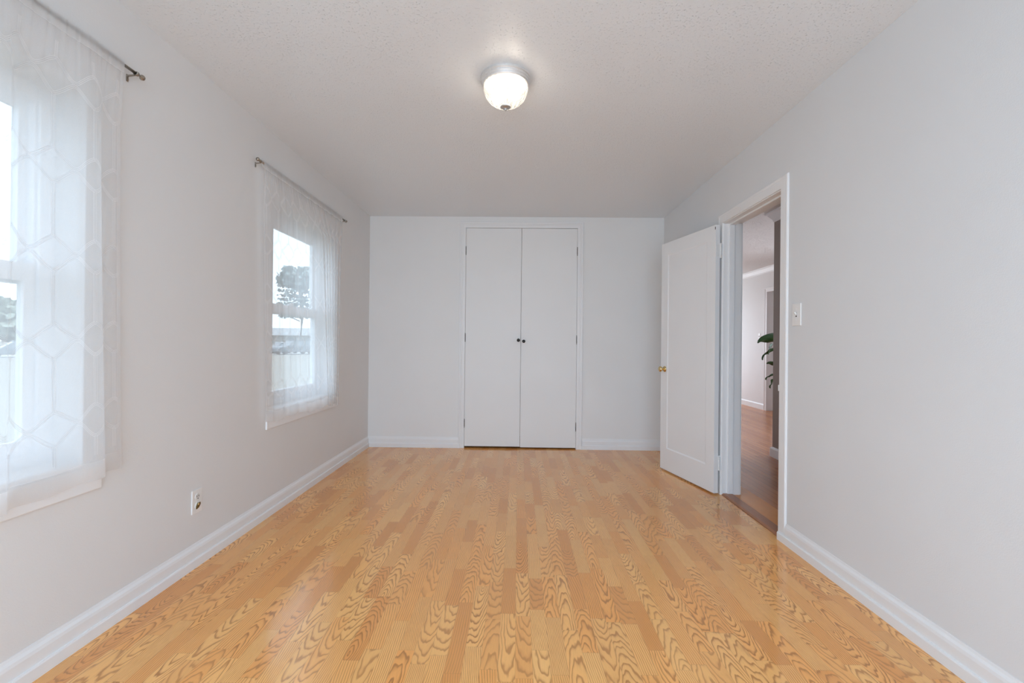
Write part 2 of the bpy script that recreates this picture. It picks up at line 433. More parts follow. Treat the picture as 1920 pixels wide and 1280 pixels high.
bm = bmn(); box(bm, XL, XR, YF, D, -0.05, 0.0); box(bm, CX0-0.2, CX1+0.2, D, D+0.66, -0.05, 0.0)
struct(obj('floor', bm, 'oak'), 'golden oak strip laminate floor of the empty bedroom', 'floor')
bm = bmn(); box(bm, XL-WT, XR+WR, YF-WT, D+0.12, H, H+0.1)
struct(obj('ceiling', bm, 'ceiling'), 'white knockdown textured bedroom ceiling', 'ceiling')
# closet behind the double doors
bm = bmn()
box(bm, CX0-0.22, CX0-0.20, D+0.12, D+0.66, 0, H); box(bm, CX1+0.20, CX1+0.22, D+0.12, D+0.66, 0, H)
box(bm, CX0-0.22, CX1+0.22, D+0.66, D+0.68, 0, H); box(bm, CX0-0.22, CX1+0.22, D+0.12, D+0.66, H, H+0.02)
struct(obj('wall_closet', bm, 'closet_inside'), 'dim plaster inside of the closet', 'wall')

# baseboards: stepped profile (out from wall, up); lower shoe runs on in front of the casing
UP = [(0, 0.040), (0.0125, 0.040), (0.0125, 0.083), (0.0100, 0.094), (0.0045, 0.103), (0.0020, 0.112), (0, 0.112)]
LO = [(0, 0.0), (0.021, 0.0), (0.021, 0.039), (0.0185, 0.0445), (0.014, 0.0450), (0, 0.0450)]
def baseboard(name, runs, label):
    bm = bmn()
    for prof, place, a, b in runs: sweep(bm, prof, place, a, b)
    return struct(obj(name, bm, 'trim'), label, 'baseboard')
pl_left = lambda o, u, s: (XL+o, s, u)
pl_right = lambda o, u, s: (XR-o, s, u)
pl_back = lambda o, u, s: (s, D-o, u)
baseboard('baseboard_left', [(UP, pl_left, YF, lambda p: D-p[0]), (LO, pl_left, YF, lambda p: D-p[0])], 'white stepped baseboard under the two windows')
baseboard('baseboard_back', [(UP, pl_back, lambda p: XL+p[0], CX0-0.062), (LO, pl_back, lambda p: XL+p[0], CX0-0.058),
                             (UP, pl_back, CX1+0.066, lambda p: XR-p[0]), (LO, pl_back, CX1+0.062, lambda p: XR-p[0])], 'white stepped baseboard either side of the closet')
baseboard('baseboard_right', [(UP, pl_right, YF, DY0-0.078), (LO, pl_right, YF, DY0-0.016),
                              (UP, pl_right, DY1+0.075, lambda p: D-p[0]), (LO, pl_right, DY1+0.075, lambda p: D-p[0])], 'white stepped baseboard along the doorway wall')

# ------------------------------------------------------------------ closet: casing and two flush doors
def casing_rect(name, place, a0, a1, top, w, label, bottom=0.0, prof=None):
    """door casing: two legs and a head, mitred; place(out, u, z)."""
    prof = prof or [(0, 0), (0.011, 0), (0.013, 0.006), (0.013, w*0.45), (0.011, w*0.5), (0.014, w*0.55), (0.014, w*0.72), (0.019, w*0.78), (0.020, w*0.95), (0.017, w), (0, w)]
    bm = bmn()
    sweep(bm, prof, lambda o, u, s: place(o, a0-u, s), bottom, lambda p: top+p[1])
    sweep(bm, prof, lambda o, u, s: place(o, a1+u, s), bottom, lambda p: top+p[1])
    sweep(bm, prof, lambda o, u, s: place(o, s, top+u), lambda p: a0-p[1], lambda p: a1+p[1])
    return struct(obj(name, bm, 'trim'), label, 'door trim')
casing_rect('trim_1', lambda o, u, z: (u, D-o, z), CX0-0.0018, CX1+0.0018, CZ, 0.060, 'white moulded casing around the closet doors')
bm = bmn()
box(bm, CX0-0.02, CX0-0.0016, D, D+0.12, 0, CZ+0.02); box(bm, CX1+0.0016, CX1+0.02, D, D+0.12, 0, CZ+0.02); box(bm, CX0-0.0016, CX1+0.0016, D, D+0.12, CZ, CZ+0.02)
struct(obj('trim_2', bm, 'trim'), 'white jamb lining inside the closet opening', 'door trim')
cmid = 0.026
def closet_door(name, x0, x1, knobx, knobz, hx, label, z0, hz):
    t = empty(name, ((x0+x1)/2, D, 0)); struct(t, label, 'closet door')
    bm = bmn(); box(bm, x0, x1, D-0.006, D+0.028, z0, CZ-0.003); obj('panel', bm, 'closet', t, bevel=0.0015)
    bm = bmn()
    lathe(bm, [(0, 0), (0.0125, 0), (0.0125, 0.003), (0.006, 0.005), (0.0055, 0.012), (0.010, 0.016), (0.0165, 0.020), (0.0172, 0.025), (0.0145, 0.030), (0.008, 0.0325), (0, 0.033)], 24,
          Matrix.Translation((knobx, D-0.006, knobz)) @ Matrix.Rotation(math.pi/2, 4, 'X'))
    o = obj('knob', bm, 'black', t, smooth=True); o['label'] = 'small dark round knob'
    for z in hz:
        bm = bmn()
        tube(bm, [(hx, D-0.009, z-0.036), (hx, D-0.009, z+0.036)], 0.0042, 8)
        for dz in (-0.042, 0.042): lathe(bm, [(0, -0.005), (0.004, -0.003), (0.005, 0), (0.004, 0.003), (0, 0.005)], 8, Matrix.Translation((hx, D-0.009, z+dz)))
        o = obj('hinge', bm, ['wornhinge'], t, smooth=True); o['label'] = 'small paint-worn dark hinge'
closet_door('door_1', CX0, cmid-0.0013, 0.001, 1.141, CX0-0.001, 'flush white closet door hinged at the window side', 0.020, (2.080, 1.165, 0.262))
closet_door('door_2', cmid+0.0013, CX1, 0.057, 1.130, CX1+0.001, 'flush white closet door hinged at the hall side', 0.014, (2.080, 1.150, 0.235))

# ------------------------------------------------------------------ doorway: lining, casing, saddle
bm = bmn()
x1 = XR+WR
for (a, b) in ((DY0-0.02, DY0), (DY1, DY1+0.02)): box(bm, XR, x1, a, b, 0, DZ+0.02)
box(bm, XR, x1, DY0, DY1, DZ, DZ+0.02)
box(bm, XR+0.040, XR+0.078, DY0, DY0+0.012, 0, DZ); box(bm, XR+0.040, XR+0.078, DY1-0.012, DY1, 0, DZ); box(bm, XR+0.040, XR+0.078, DY0+0.012, DY1-0.012, DZ-0.012, DZ)
struct(obj('trim_3', bm, 'trim', bevel=0.0015), 'white jamb and stop lining the bedroom doorway', 'door trim')
flat = [(0, 0), (0.009, 0), (0.0100, 0.004), (0.0100, 0.047), (0.0085, 0.049), (0.0110, 0.052), (0.0110, 0.064), (0.0060, 0.069), (0, 0.069)]
casing_rect('trim_4', lambda o, u, z: (XR-o, u, z), DY0-0.006, DY1+0.006, DZ+0.006, 0.069, 'white casing around the bedroom doorway', 0.0, flat)
casing_rect('trim_5', lambda o, u, z: (XR+WR+o, u, z), DY0-0.006, DY1+0.006, DZ+0.006, 0.069, 'white casing on the hall side of the doorway', 0.0, flat)
bm = bmn(); sweep(bm, [(XR+0.002, -0.02), (XR+0.002, 0.004), (XR+0.014, 0.012), (XR+0.075, 0.012), (XR+0.088, 0.004), (XR+0.088, -0.02)], lambda o, u, s: (o, s, u), DY0-0.0, DY1+0.0)
struct(obj('trim_6', bm, 'saddle'), 'dark wooden saddle between oak laminate and hall floor', 'threshold')
bm = bmn()
box(bm, XR+0.0005, XR+0.0030, DY0+0.0, DY0+0.0022, 0.835, 0.900); box(bm, XR-0.004, XR+0.028, DY0, DY0+0.0025, 0.845, 0.890)
bm2 = bmn(); box(bm2, XR-0.010, XR+0.030, DY0-0.001, DY0+0.0035, 0.850, 0.886)
bm.free()
tag(obj('strike_plate', bm2, 'hinge', bevel=0.001), 'small white-painted strike plate on the near doorway jamb', 'strike plate')

# the open panelled door
ANG = math.radians(14.0)
pin = (1.502, 3.512)
door = empty('door_3', (pin[0], pin[1], 0), ANG)      # local +y runs along the leaf, local -x faces the room
struct(door, 'white one-panel door standing open against the wall', 'door')
DW, DT, DH0, DH1 = 0.742, 0.036, 0.012, 2.006
S, TR, BR = 0.100, 0.108, 0.190
def place_local(o): o.parent = door; o.matrix_parent_inverse = Matrix.Identity(4)
bm = bmn()
xa, xb = -0.006-DT, -0.006
y0, y1 = 0.004, 0.004+DW
box(bm, xa, xb, y0, y0+S, DH0, DH1); box(bm, xa, xb, y1-S, y1, DH0, DH1)
box(bm, xa, xb, y0+S, y1-S, DH0, DH0+BR); box(bm, xa, xb, y0+S, y1-S, DH1-TR, DH1)
place_local(obj('frame', bm, 'door'))
bm = bmn()
yA, yB, zA, zB = y0+S, y1-S, DH0+BR, DH1-TR
for side in (0, 1):
    xs_ = [xa, xa+0.0015, xa+0.005, xa+0.005] if side == 0 else [xb, xb-0.0015, xb-0.005, xb-0.005]
    ins = [0, 0.002, 0.010, 0.012]
    loops = []
    for xq, i_ in zip(xs_, ins):
        loops.append([bm.verts.new((xq, yA+i_, zA+i_)), bm.verts.new((xq, yB-i_, zA+i_)), bm.verts.new((xq, yB-i_, zB-i_)), bm.verts.new((xq, yA+i_, zB-i_))])
    for A_, B_ in zip(loops[:-1], loops[1:]):
        for k in range(4): bm.faces.new((A_[k], A_[(k+1) % 4], B_[(k+1) % 4], B_[k]))
    bm.faces.new(loops[-1])
place_local(obj('panel', bm, 'door'))
for side, sg in ((xa, -1), (xb, 1)):
    RM = Matrix.Translation((side, y1-0.062, 0.895)) @ Matrix.Rotation(sg*math.pi/2, 4, 'Y')
    bm = bmn()
    lathe(bm, [(0, 0), (0.0265, 0), (0.0270, 0.003), (0.0240, 0.006), (0.0150, 0.008), (0.0125, 0.012), (0, 0.012)], 28, RM)
    rose = obj('rose', bm, 'brass', None, smooth=True); place_local(rose); rose['label'] = 'round brass rose'
    bm = bmn()
    k = 1.0 if sg < 0 else 0.9
    lathe(bm, [(0, 0.010), (0.0095, 0.010), (0.0090, 0.022*k), (0.0125, 0.027*k), (0.0210, 0.033*k), (0.0245, 0.041*k), (0.0235, 0.049*k), (0.0170, 0.0545*k), (0.0120, 0.0555*k), (0, 0.0540*k)], 28, RM)
    kn = obj('knob', bm, 'brass', None, smooth=True); place_local(kn); kn['label'] = 'round polished brass knob'
bm = bmn(); box(bm, xa+0.005, xb-0.005, y1-0.001, y1+0.0008, 0.865, 0.925)
place_local(obj('latch_plate', bm, 'brass'))
for z in (1.815, 0.235):
    bm = bmn()
    for i_ in range(5):
        a = z-0.044+i_*0.0176
        tube(bm, [(-0.001, 0.0, a+0.0006), (-0.001, 0.0, a+0.0170)], 0.0062, 12)
    for s_ in (-1, 1):
        lathe(bm, [(0, -0.007), (0.005, -0.005), (0.0068, 0), (0.005, 0.005), (0, 0.007)], 12, Matrix.Translation((-0.001, 0.0, z+s_*0.050)))
    box(bm, -0.038, -0.002, 0.0022, 0.0040, z-0.044, z+0.044)
    h = obj('hinge', bm, 'hinge', None, smooth=False); place_local(h); h['label'] = 'white-painted butt hinge'
bm = bmn(); box(bm, xa-0.0012, xa, 0.006, 0.013, 1.972, 1.992)
o = obj('bumper', bm, 'wornhinge'); place_local(o); o['label'] = 'tiny dark bumper at the top corner'

# ------------------------------------------------------------------ windows
def window(name, ya, yb, label):
    t = empty(name, (XL, (ya+yb)/2, WZ0)); struct(t, label, 'window')
    xf = XL-0.112; fw = 0.055
    bm = bmn()
    for (p, q, r, s) in ((ya, ya+fw, WZ0, WZ1), (yb-fw, yb, WZ0, WZ1)): box(bm, xf-0.070, xf, p, q, r, s)
    box(bm, xf-0.070, xf, ya+fw, yb-fw, WZ0, WZ0+0.050); box(bm, xf-0.070, xf, ya+fw, yb-fw, WZ1-fw, WZ1)
    for (p, q) in ((ya+fw, ya+fw+0.010), (yb-fw-0.010, yb-fw)): box(bm, xf-0.060, xf-0.012, p, q, WZ0+0.050, WZ1-fw)
    obj('frame', bm, 'vinyl', t, bevel=0.002)
    zi, zt, zm0, zm1 = WZ0+0.050, WZ1-fw, 1.292, 1.372
    yi, yj = ya+fw+0.010, yb-fw-0.010
    def sash(nm, x0, x1, z0, z1, bot, top, st):
        bm = bmn()
        box(bm, x0, x1, yi, yi+st, z0, z1); box(bm, x0, x1, yj-st, yj, z0, z1)
        box(bm, x0, x1, yi+st, yj-st, z0, z0+bot); box(bm, x0, x1, yi+st, yj-st, z1-top, z1)
        s = obj(nm, bm, 'vinyl', t, bevel=0.002)
        bm = bmn(); xm = (x0+x1)/2; box(bm, xm-0.002, xm+0.002, yi+st, yj-st, z0+bot, z1-top)
        obj('pane', bm, 'glass', s)
        return s
    lo = sash('sash', xf-0.034, xf-0.008, zi, zm1, 0.050, 0.062, 0.034)
    sash('sash', xf-0.064, xf-0.037, zm0+0.01, zt, 0.055, 0.034, 0.030)
    bm = bmn(); yc = (ya+yb)/2; box(bm, xf-0.030, xf-0.008, yc-0.03, yc+0.03, zm1, zm1+0.014); box(bm, xf-0.022, xf-0.004, yc-0.006, yc+0.03, zm1+0.014, zm1+0.022)
    obj('latch', bm, 'vinyl', lo, bevel=0.003)
    bm = bmn(); sweep(bm, [(-0.112, WZ0-0.002), (-0.112, WZ0+0.006), (0.004, WZ0+0.006), (0.007, WZ0+0.003), (0.007, WZ0-0.014), (0.0, WZ0-0.014), (0.0, WZ0-0.002)], lambda o, u, s: (XL+o, s, u), ya+0.0, yb-0.0)
    obj('sill', bm, 'trim', t)
    bm = bmn(); sweep(bm, [(0, 0), (0.009, 0), (0.010, 0.003), (0.010, 0.089), (0.009, 0.092), (0, 0.092)], lambda o, u, s: (XL+o, s, 0.551+u), ya-0.068, yb+0.068)
    obj('apron', bm, 'trim', t)
    return t
window('window_1', *W1, 'white double-hung window nearest the viewer behind a sheer curtain')
window('window_2', *W2, 'white double-hung window nearer the closet wall behind a sheer curtain')
t = empty('added_window_3', (0, YF, W3Z[0])); struct(t, 'unseen wide white window added behind the viewer for fill light', 'window')
bm = bmn(); a, b = W3X; c, d = W3Z
for (p, q, r, s) in ((a, a+0.06, c, d), (b-0.06, b, c, d), (a+0.06, b-0.06, c, c+0.06), (a+0.06, b-0.06, d-0.06, d), ((a+b)/2-0.03, (a+b)/2+0.03, c+0.06, d-0.06)): box(bm, p, q, YF-0.11, YF-0.06, r, s)
fr = obj('frame', bm, 'vinyl', t)
bm = bmn(); box(bm, a+0.06, (a+b)/2-0.03, YF-0.087, YF-0.083, c+0.06, d-0.06); box(bm, (a+b)/2+0.03, b-0.06, YF-0.087, YF-0.083, c+0.06, d-0.06); obj('pane', bm, 'glass', fr)

# ------------------------------------------------------------------ curtain rods and sheer curtains
RX, RZ = XL+0.035, 2.182
def rod(ya, yb, yb0, yb1, label):
    t = empty('curtain_rod', (RX, (ya+yb)/2, RZ)); tag(t, label, 'curtain rod', 'thin nickel curtain rods')
    bm = bmn(); tube(bm, [(RX, ya, RZ), (RX, yb, RZ)], 0.0058, 14); obj('rod', bm, 'nickel', t, smooth=True)
    for e, s in ((ya, -1), (yb, 1)):
        bm = bmn()
        lathe(bm, [(0, -0.004), (0.0080, -0.004), (0.0080, 0.006), (0.0052, 0.008), (0.0042, 0.015), (0.0062, 0.018), (0.0098, 0.023), (0.0110, 0.028), (0.0098, 0.033), (0.0060, 0.037), (0, 0.0385)], 18,
              Matrix.Translation((RX, e, RZ)) @ Matrix.Rotation(-s*math.pi/2, 4, 'X'))
        obj('finial', bm, 'nickel', t, smooth=True)
    for y in (yb0, yb1):
        bm = bmn()
        # arm drops to a small wall plate, with a hook cradling the rod and a set screw
        tube(bm, [(RX-0.008, y, RZ+0.006), (RX-0.006, y, RZ-0.007), (RX, y, RZ-0.0095), (RX+0.007, y, RZ-0.006), (RX+0.0095, y, RZ+0.004)], 0.0030, 8)
        tube(bm, [(RX-0.004, y, RZ-0.009), (RX-0.030, y, RZ-0.011), (XL+0.003, y, RZ-0.014)], 0.0036, 8)
        box(bm, XL+0.0005, XL+0.0032, y-0.0045, y+0.0045, RZ-0.034, RZ-0.006)
        lathe(bm, [(0, -0.002), (0.003, -0.002), (0.003, 0.003), (0, 0.004)], 10, Matrix.Translation((XL+0.0035, y, RZ-0.027)) @ Matrix.Rotation(math.pi/2, 4, 'Y'))
        obj('bracket', bm, 'nickel', t, smooth=False)
rod(0.46, 1.868, 0.52, 1.862, 'antique nickel curtain rod over the window nearest the viewer')
rod(2.775, 4.140, 2.782, 4.132, 'antique nickel curtain rod over the window nearer the closet')

def curtain(label, top, bot, full, seed, waves, zb, sag, group, dens=None):
    """top / bot: (y0, y1) at the rod and at the hem; the cloth is a wavy line of length full*(width)."""
    rnd = random.Random(seed)
    NU, NV = 420, 72
    Lc = (bot[1]-bot[0])*full
    ph = [rnd.uniform(0, 6.28) for _ in range(8)]
    ZT = RZ+0.0125
    def line(v):
        # heading angle along the cloth -> plan curve at height fraction v (0 top .. 1 hem)
        th = []
        for i in range(NU+1):
            s = Lc*i/NU
            wg = s + 0.035*math.sin(5.1*s+ph[0]) + 0.02*math.sin(11*s+ph[1])
            low = 0.0
            for (lam, amp, p_) in waves:
                low += amp*math.sin(2*math.pi*wg/lam + p_ + 0.55*v*math.sin(3*s+ph[2]))
            if dens:
                q = min(1.0, max(0.0, (i/NU-dens[0])/(dens[1]-dens[0]))); low *= dens[2]+(dens[3]-dens[2])*q*q*(3-2*q)
            hi = 0.95*math.sin(2*math.pi*wg/0.034+ph[3]) + 0.5*math.sin(2*math.pi*wg/0.021+ph[4])
            k = min(1.0, v/0.16)
            th.append((1-k)*hi*0.85 + (0.25+0.75*k)*low*(0.78+0.30*v) + 0.10*math.sin(2*math.pi*wg/0.05+ph[5]+2*v))
        xs, ys = [0.0], [0.0]
        for i in range(NU):
            a = 0.5*(th[i]+th[i+1]); ds = Lc/NU
            ys.append(ys[-1]+math.cos(a)*ds); xs.append(xs[-1]+math.sin(a)*ds)
        ya = top[0]+(bot[0]-top[0])*v; yb = top[1]+(bot[1]-top[1])*v**1.5
        sc = (yb-ya)/ys[-1]
        sl = (xs[-1]-xs[0])/NU
        xm = [x-sl*i for i, x in enumerate(xs)]; me = sum(xm)/len(xm)
        mx = max(0.001, max(abs(x-me) for x in xm))
        lim = 0.0028 + 0.0200*min(1, v/0.16)
        g = min(1.0, lim/mx)
        return [(RX + (0.0095 if v < 0.031 else 0.0085) + (x-me)*g, ya+y*sc) for x, y in zip(xm, ys)]
    vs_ = [0, 0.004, 0.010, 0.021, 0.030] + [0.030+(1-0.030)*k/(NV-4) for k in range(1, NV-3)]
    rows = [line(v) for v in vs_]
    def zat(i, v):
        u = i/NU
        zbot = zb[0]+(zb[1]-zb[0])*u + sag*math.sin(2*math.pi*(u*3.3)+ph[6]) + 0.5*sag*math.sin(2*math.pi*u*8+ph[7])
        return ZT + (zbot-ZT)*v
    bm = bmn()
    V = [[bm.verts.new((rows[j][i][0], rows[j][i][1], zat(i, vs_[j]))) for i in range(NU+1)] for j in range(len(vs_))]
    for j in range(len(vs_)-1):
        for i in range(NU):
            fc = bm.faces.new((V[j][i], V[j][i+1], V[j+1][i+1], V[j+1][i])); fc.smooth = True
            vm = 0.5*(vs_[j]+vs_[j+1]); side = i*Lc/NU
            if vm > 0.953 or side < 0.016 or side > Lc-0.016: fc.material_index = 1
            if vm < 0.030: fc.material_index = 3
    # back of the rod pocket: a second skin behind the rod, gathered to the front below it
    back = [(0, 0.008), (1, -0.004), (2, -0.0105), (3, -0.0080), (4, 0.0075)]
    P = [[bm.verts.new((RX+bx+(rows[j][i][0]-RX-0.0095)*0.8, rows[j][i][1], zat(i, vs_[j]))) for i in range(NU+1)] for j, bx in back]
    for j in range(4):
        for i in range(NU):
            fc = bm.faces.new((P[j][i], P[j][i+1], P[j+1][i+1], P[j+1][i])); fc.smooth = True; fc.material_index = 0
    # embroidery: rows of stacked long hexagons in three strands, laid on the cloth
    def at(s, v, off=0.0008):
        if s < 0.004 or s > Lc-0.004 or v < 0.05 or v > 0.945: return None
        q = s/Lc*NU; i = min(NU-1, int(q)); fu = q-i
        k = 0
        while k < len(vs_)-2 and vs_[k+1] < v: k += 1
        fv = (v-vs_[k])/(vs_[k+1]-vs_[k])
        def L(j):
            a, b = rows[j][i], rows[j][i+1]
            return Vector((a[0]+(b[0]-a[0])*fu, a[1]+(b[1]-a[1])*fu, zat(i, vs_[j])+(zat(i+1, vs_[j])-zat(i, vs_[j]))*fu))
        p = L(k).lerp(L(k+1), fv)
        tu = Vector((rows[k][i+1][0]-rows[k][i][0], rows[k][i+1][1]-rows[k][i][1], 0)).normalized()
        n = tu.cross(Vector((0, 0, 1)))
        if n.x < 0 and tu.y > 0: n = -n
        return p + n*off
    HTOT = ZT-0.5*(zb[0]+zb[1])
    def ribbon(pts, w):
        for side in (0.0009,):
            prev = None
            for k, (s, v) in enumerate(pts):
                a = pts[max(0, k-1)]; b = pts[min(len(pts)-1, k+1)]
                dx, dy = b[0]-a[0], (b[1]-a[1])*HTOT
                ln_ = math.hypot(dx, dy) or 1
                nx, ny = -dy/ln_*w/2, dx/ln_*w/2
                p1 = at(s+nx, v+ny/HTOT, side); p2 = at(s-nx, v-ny/HTOT, side)
                if p1 is None or p2 is None: prev = None; continue
                q = (bm.verts.new(p1), bm.verts.new(p2))
                if prev:
                    fc = bm.faces.new((prev[0], prev[1], q[1], q[0])); fc.material_index = 2
                prev = q
    hw, L_, g_ = 0.076, 0.181, 0.117
    per = L_+g_
    ncol = int(Lc/hw)+2; nrow = int(HTOT/per)+2
    zo = -0.036
    def strands(path):
        # offset a polyline to three parallel strands, in cloth units
        for o in (-0.0050, 0.0, 0.0050):
            out = []
            for k, (s, h) in enumerate(path):
                a = path[max(0, k-1)]; b = path[min(len(path)-1, k+1)]
                dx, dy = b[0]-a[0], b[1]-a[1]; l_ = math.hypot(dx, dy) or 1
                out.append((s-dy/l_*o, (h+dx/l_*o)/HTOT))
            ribbon(out, 0.0013)
    for c in range(-1, ncol):
        s0 = c*hw*1.0 + 0.03
        for r in range(-1, nrow):
            h0 = r*per + zo
            if c % 2 == 0:
                strands([(s0, h0+L_*k/10) for k in range(11)])
                for sg in (-1, 1):
                    for up_ in (0, 1):
                        # from the end of an upright to the node half way between columns
                        ha = h0+L_ if up_ == 0 else h0+L_+g_
                        hb = h0+L_+g_/2 + (-0.006 if up_ == 0 else 0.006)
                        pts = []
                        for k in range(11):
                            q = k/10; e = q if q < 0.75 else q
                            sm = q*q*(3-2*q)
                            pts.append((s0+sg*hw*q, ha+(hb-ha)*(0.45*sm+0.55*min(1, q*1.12))))
                        strands(pts)
    o = obj('curtain', bm, ['voile', 'hem', 'thread', 'header'])
    tag(o, label, 'curtain', group)
    return o

curtain('white sheer curtain at the window nearest the viewer, loosely spread', (0.550, 1.800), (0.535, 1.828), 1.22, 11,
        [(0.31, 0.95, 0.4), (0.17, 0.55, 2.0)], (0.543, 0.604), 0.006, 'sheer embroidered curtains')
curtain('white sheer curtain at the window nearer the closet, tightly gathered', (2.800, 4.050), (2.868, 4.035), 1.60, 23,
        [(0.165, 1.05, 0.9), (0.085, 0.55, 3.0)], (0.610, 0.572), 0.008, 'sheer embroidered curtains', (0.42, 0.60, 0.62, 1.55))

# ------------------------------------------------------------------ ceiling light
LXc, LYc = -0.0755, 2.345
t = empty('ceiling_light', (LXc, LYc, H)); tag(t, 'lit flush ceiling light with ribbed frosted glass bowl on the textured ceiling', 'ceiling light')
TL = Matrix.Translation((LXc, LYc, H)) @ Matrix.Diagonal((1.02, 1.02, 1.0, 1.0))
bm = bmn()
lathe(bm, [(0, 0), (0.122, 0), (0.1235, -0.004), (0.1235, -0.013), (0.1195, -0.016), (0.1195, -0.025), (0.1165, -0.028), (0.1160, -0.036), (0.1120, -0.041), (0.104, -0.043), (0.104, -0.030), (0, -0.030)], 64, TL)
obj('pan', bm, 'pan', t, smooth=False, bevel=0.0008)
DS = lambda z: z if z > -0.044 else -0.044+(z+0.044)*0.835
prof = [(0.1035, -0.037), (0.1075, -0.044), (0.1080, -0.055), (0.1060, -0.075), (0.1010, -0.096), (0.0930, -0.116), (0.0815, -0.133), (0.0660, -0.147), (0.0470, -0.157), (0.0260, -0.163), (0.008, -0.165)]
fine = []
for (ra, za), (rb_, zb_) in zip(prof[:-1], prof[1:]):
    for k in range(3): fine.append((ra+(rb_-ra)*k/3, za+(zb_-za)*k/3))
fine.append(prof[-1])
fine = [(r, DS(z)) for r, z in fine]
bm = bmn()
NS = 144
def swirl(k, z):
    return 0.009*math.cos(24*(2*math.pi*k/NS) + (z+0.04)*26.0) * min(1, max(0, (0.143+z)/0.045))
lathe(bm, fine, NS, TL, rib=swirl)
o = obj('glass_bowl', bm, 'lampglass', t, smooth=True); o['label'] = 'swirl-ribbed frosted glass bowl'
bm = bmn()
lathe(bm, [(0, -0.160), (0.020, -0.160), (0.0255, -0.164), (0.0255, -0.169), (0.020, -0.1725), (0.0085, -0.1745), (0.0062, -0.178), (0.0075, -0.181), (0.0058, -0.1855), (0, -0.1875)], 28, TL)
for v in bm.verts: v.co.z += 0.0200
obj('finial', bm, 'finial', t, smooth=True)
bm = bmn(); tube(bm, [(LXc, LYc, H-0.03), (LXc, LYc, H-0.142)], 0.005, 10); obj('stem', bm, 'finial', t, smooth=True)
for k, (dx, dy) in enumerate(((0.042, -0.020), (-0.042, 0.020))):
    bm = bmn()
    Mx = Matrix.Translation((LXc+dx, LYc+dy, H-0.080))
    lathe(bm, [(0, 0.050), (0.012, 0.049), (0.013, 0.030), (0.022, 0.016), (0.029, 0), (0.0305, -0.012), (0.027, -0.026), (0.016, -0.036), (0, -0.039)], 20, Mx)
    o = obj('bulb', bm, 'bulb', t, smooth=True)

# ------------------------------------------------------------------ outlet and switch
def plate_box(bm, face, sgn, yc, zc, w, h, th=0.006):
    x0, x1 = sorted((face, face+sgn*th)); box(bm, x0, x1, yc-w/2, yc+w/2, zc-h/2, zc+h/2)
t = empty('wall_outlet', (XL, 2.298, 0.318)); tag(t, 'white duplex outlet plate with a brassy insert, low on the window wall', 'outlet')
bm = bmn(); plate_box(bm, XL, 1, 2.298, 0.318, 0.071, 0.116); obj('plate', bm, 'plate', t, bevel=0.002)
def recept(zc, mat, lab=None):
    bm = bmn()
    RM = Matrix.Translation((XL+0.006, 2.298, zc)) @ Matrix.Rotation(math.pi/2, 4, 'Y')
    lathe(bm, [(0, 0), (0.0165, 0), (0.0165, 0.002), (0.0155, 0.003), (0, 0.003)], 28, RM)
    r = obj('receptacle', bm, mat, t)
    if lab: r['label'] = lab
    return r
r1 = recept(0.340, 'socket')
bm = bmn()
for dy in (-0.0064, 0.0064): box(bm, XL+0.0088, XL+0.0098, 2.298+dy-0.0013, 2.298+dy+0.0013, 0.3385, 0.3475)
lathe(bm, [(0, 0), (0.0028, 0), (0.0028, 0.001), (0, 0.001)], 12, Matrix.Translation((XL+0.0088, 2.298, 0.3315)) @ Matrix.Rotation(math.pi/2, 4, 'Y'))
obj('slot', bm, 'slot', r1)
r2 = recept(0.296, 'socket')
bm = bmn()
pts = [(-0.013, -0.015), (0.004, -0.010), (0.015, 0.004), (0.014, 0.014), (0.004, 0.011), (-0.002, 0.015), (-0.006, 0.006), (-0.014, -0.004)]
sweep(bm, pts, lambda o_, u, s: (s, 2.298+o_, 0.296+u), XL+0.0085, XL+0.0135)
o = obj('insert', bm, 'olddark', r2, bevel=0.001); o['label'] = 'dark tarnished brass insert'
bm = bmn(); box(bm, XL+0.013, XL+0.0160, 2.293, 2.300, 0.299, 0.309); obj('contact', bm, 'brass', r2, bevel=0.001)
bm = bmn(); lathe(bm, [(0, 0), (0.0026, 0), (0.0022, 0.0012), (0, 0.0015)], 12, Matrix.Translation((XL+0.006, 2.298, 0.318)) @ Matrix.Rotation(math.pi/2, 4, 'Y')); obj('screw', bm, 'hinge', t)

def switch(face, sgn, yc, zc, label, w=0.076, h=0.122):
    t = empty('light_switch', (face, yc, zc)); tag(t, label, 'light switch')
    bm = bmn(); plate_box(bm, face, sgn, yc, zc, w, h); obj('plate', bm, 'plate', t, bevel=0.002)
    bm = bmn(); a, b = sorted((face+sgn*0.0058, face+sgn*0.0066)); box(bm, a, b, yc-0.0052, yc+0.0052, zc-0.0125, zc+0.0125); o = obj('slot', bm, 'slot', t); o['label'] = 'dark toggle slot'
    bm = bmn()
    sweep(bm, [(0.0055, -0.009), (0.0055, 0.010), (0.018, 0.015), (0.0195, 0.008), (0.008, -0.003)], lambda o_, u, s: (face+sgn*o_, s, zc+u), yc-0.0042, yc+0.0042)
    obj('toggle', bm, 'plate', t, bevel=0.001)
    for dz in (-0.030, 0.030):
        bm = bmn(); lathe(bm, [(0, 0), (0.0030, 0), (0.0026, 0.0012), (0, 0.0015)], 12, Matrix.Translation((face+sgn*0.006, yc, zc+dz)) @ Matrix.Rotation(sgn*math.pi/2, 4, 'Y')); obj('screw', bm, 'hinge', t)
    return t
switch(XR, -1, 2.580, 1.283, 'white toggle switch beside the bedroom doorway')

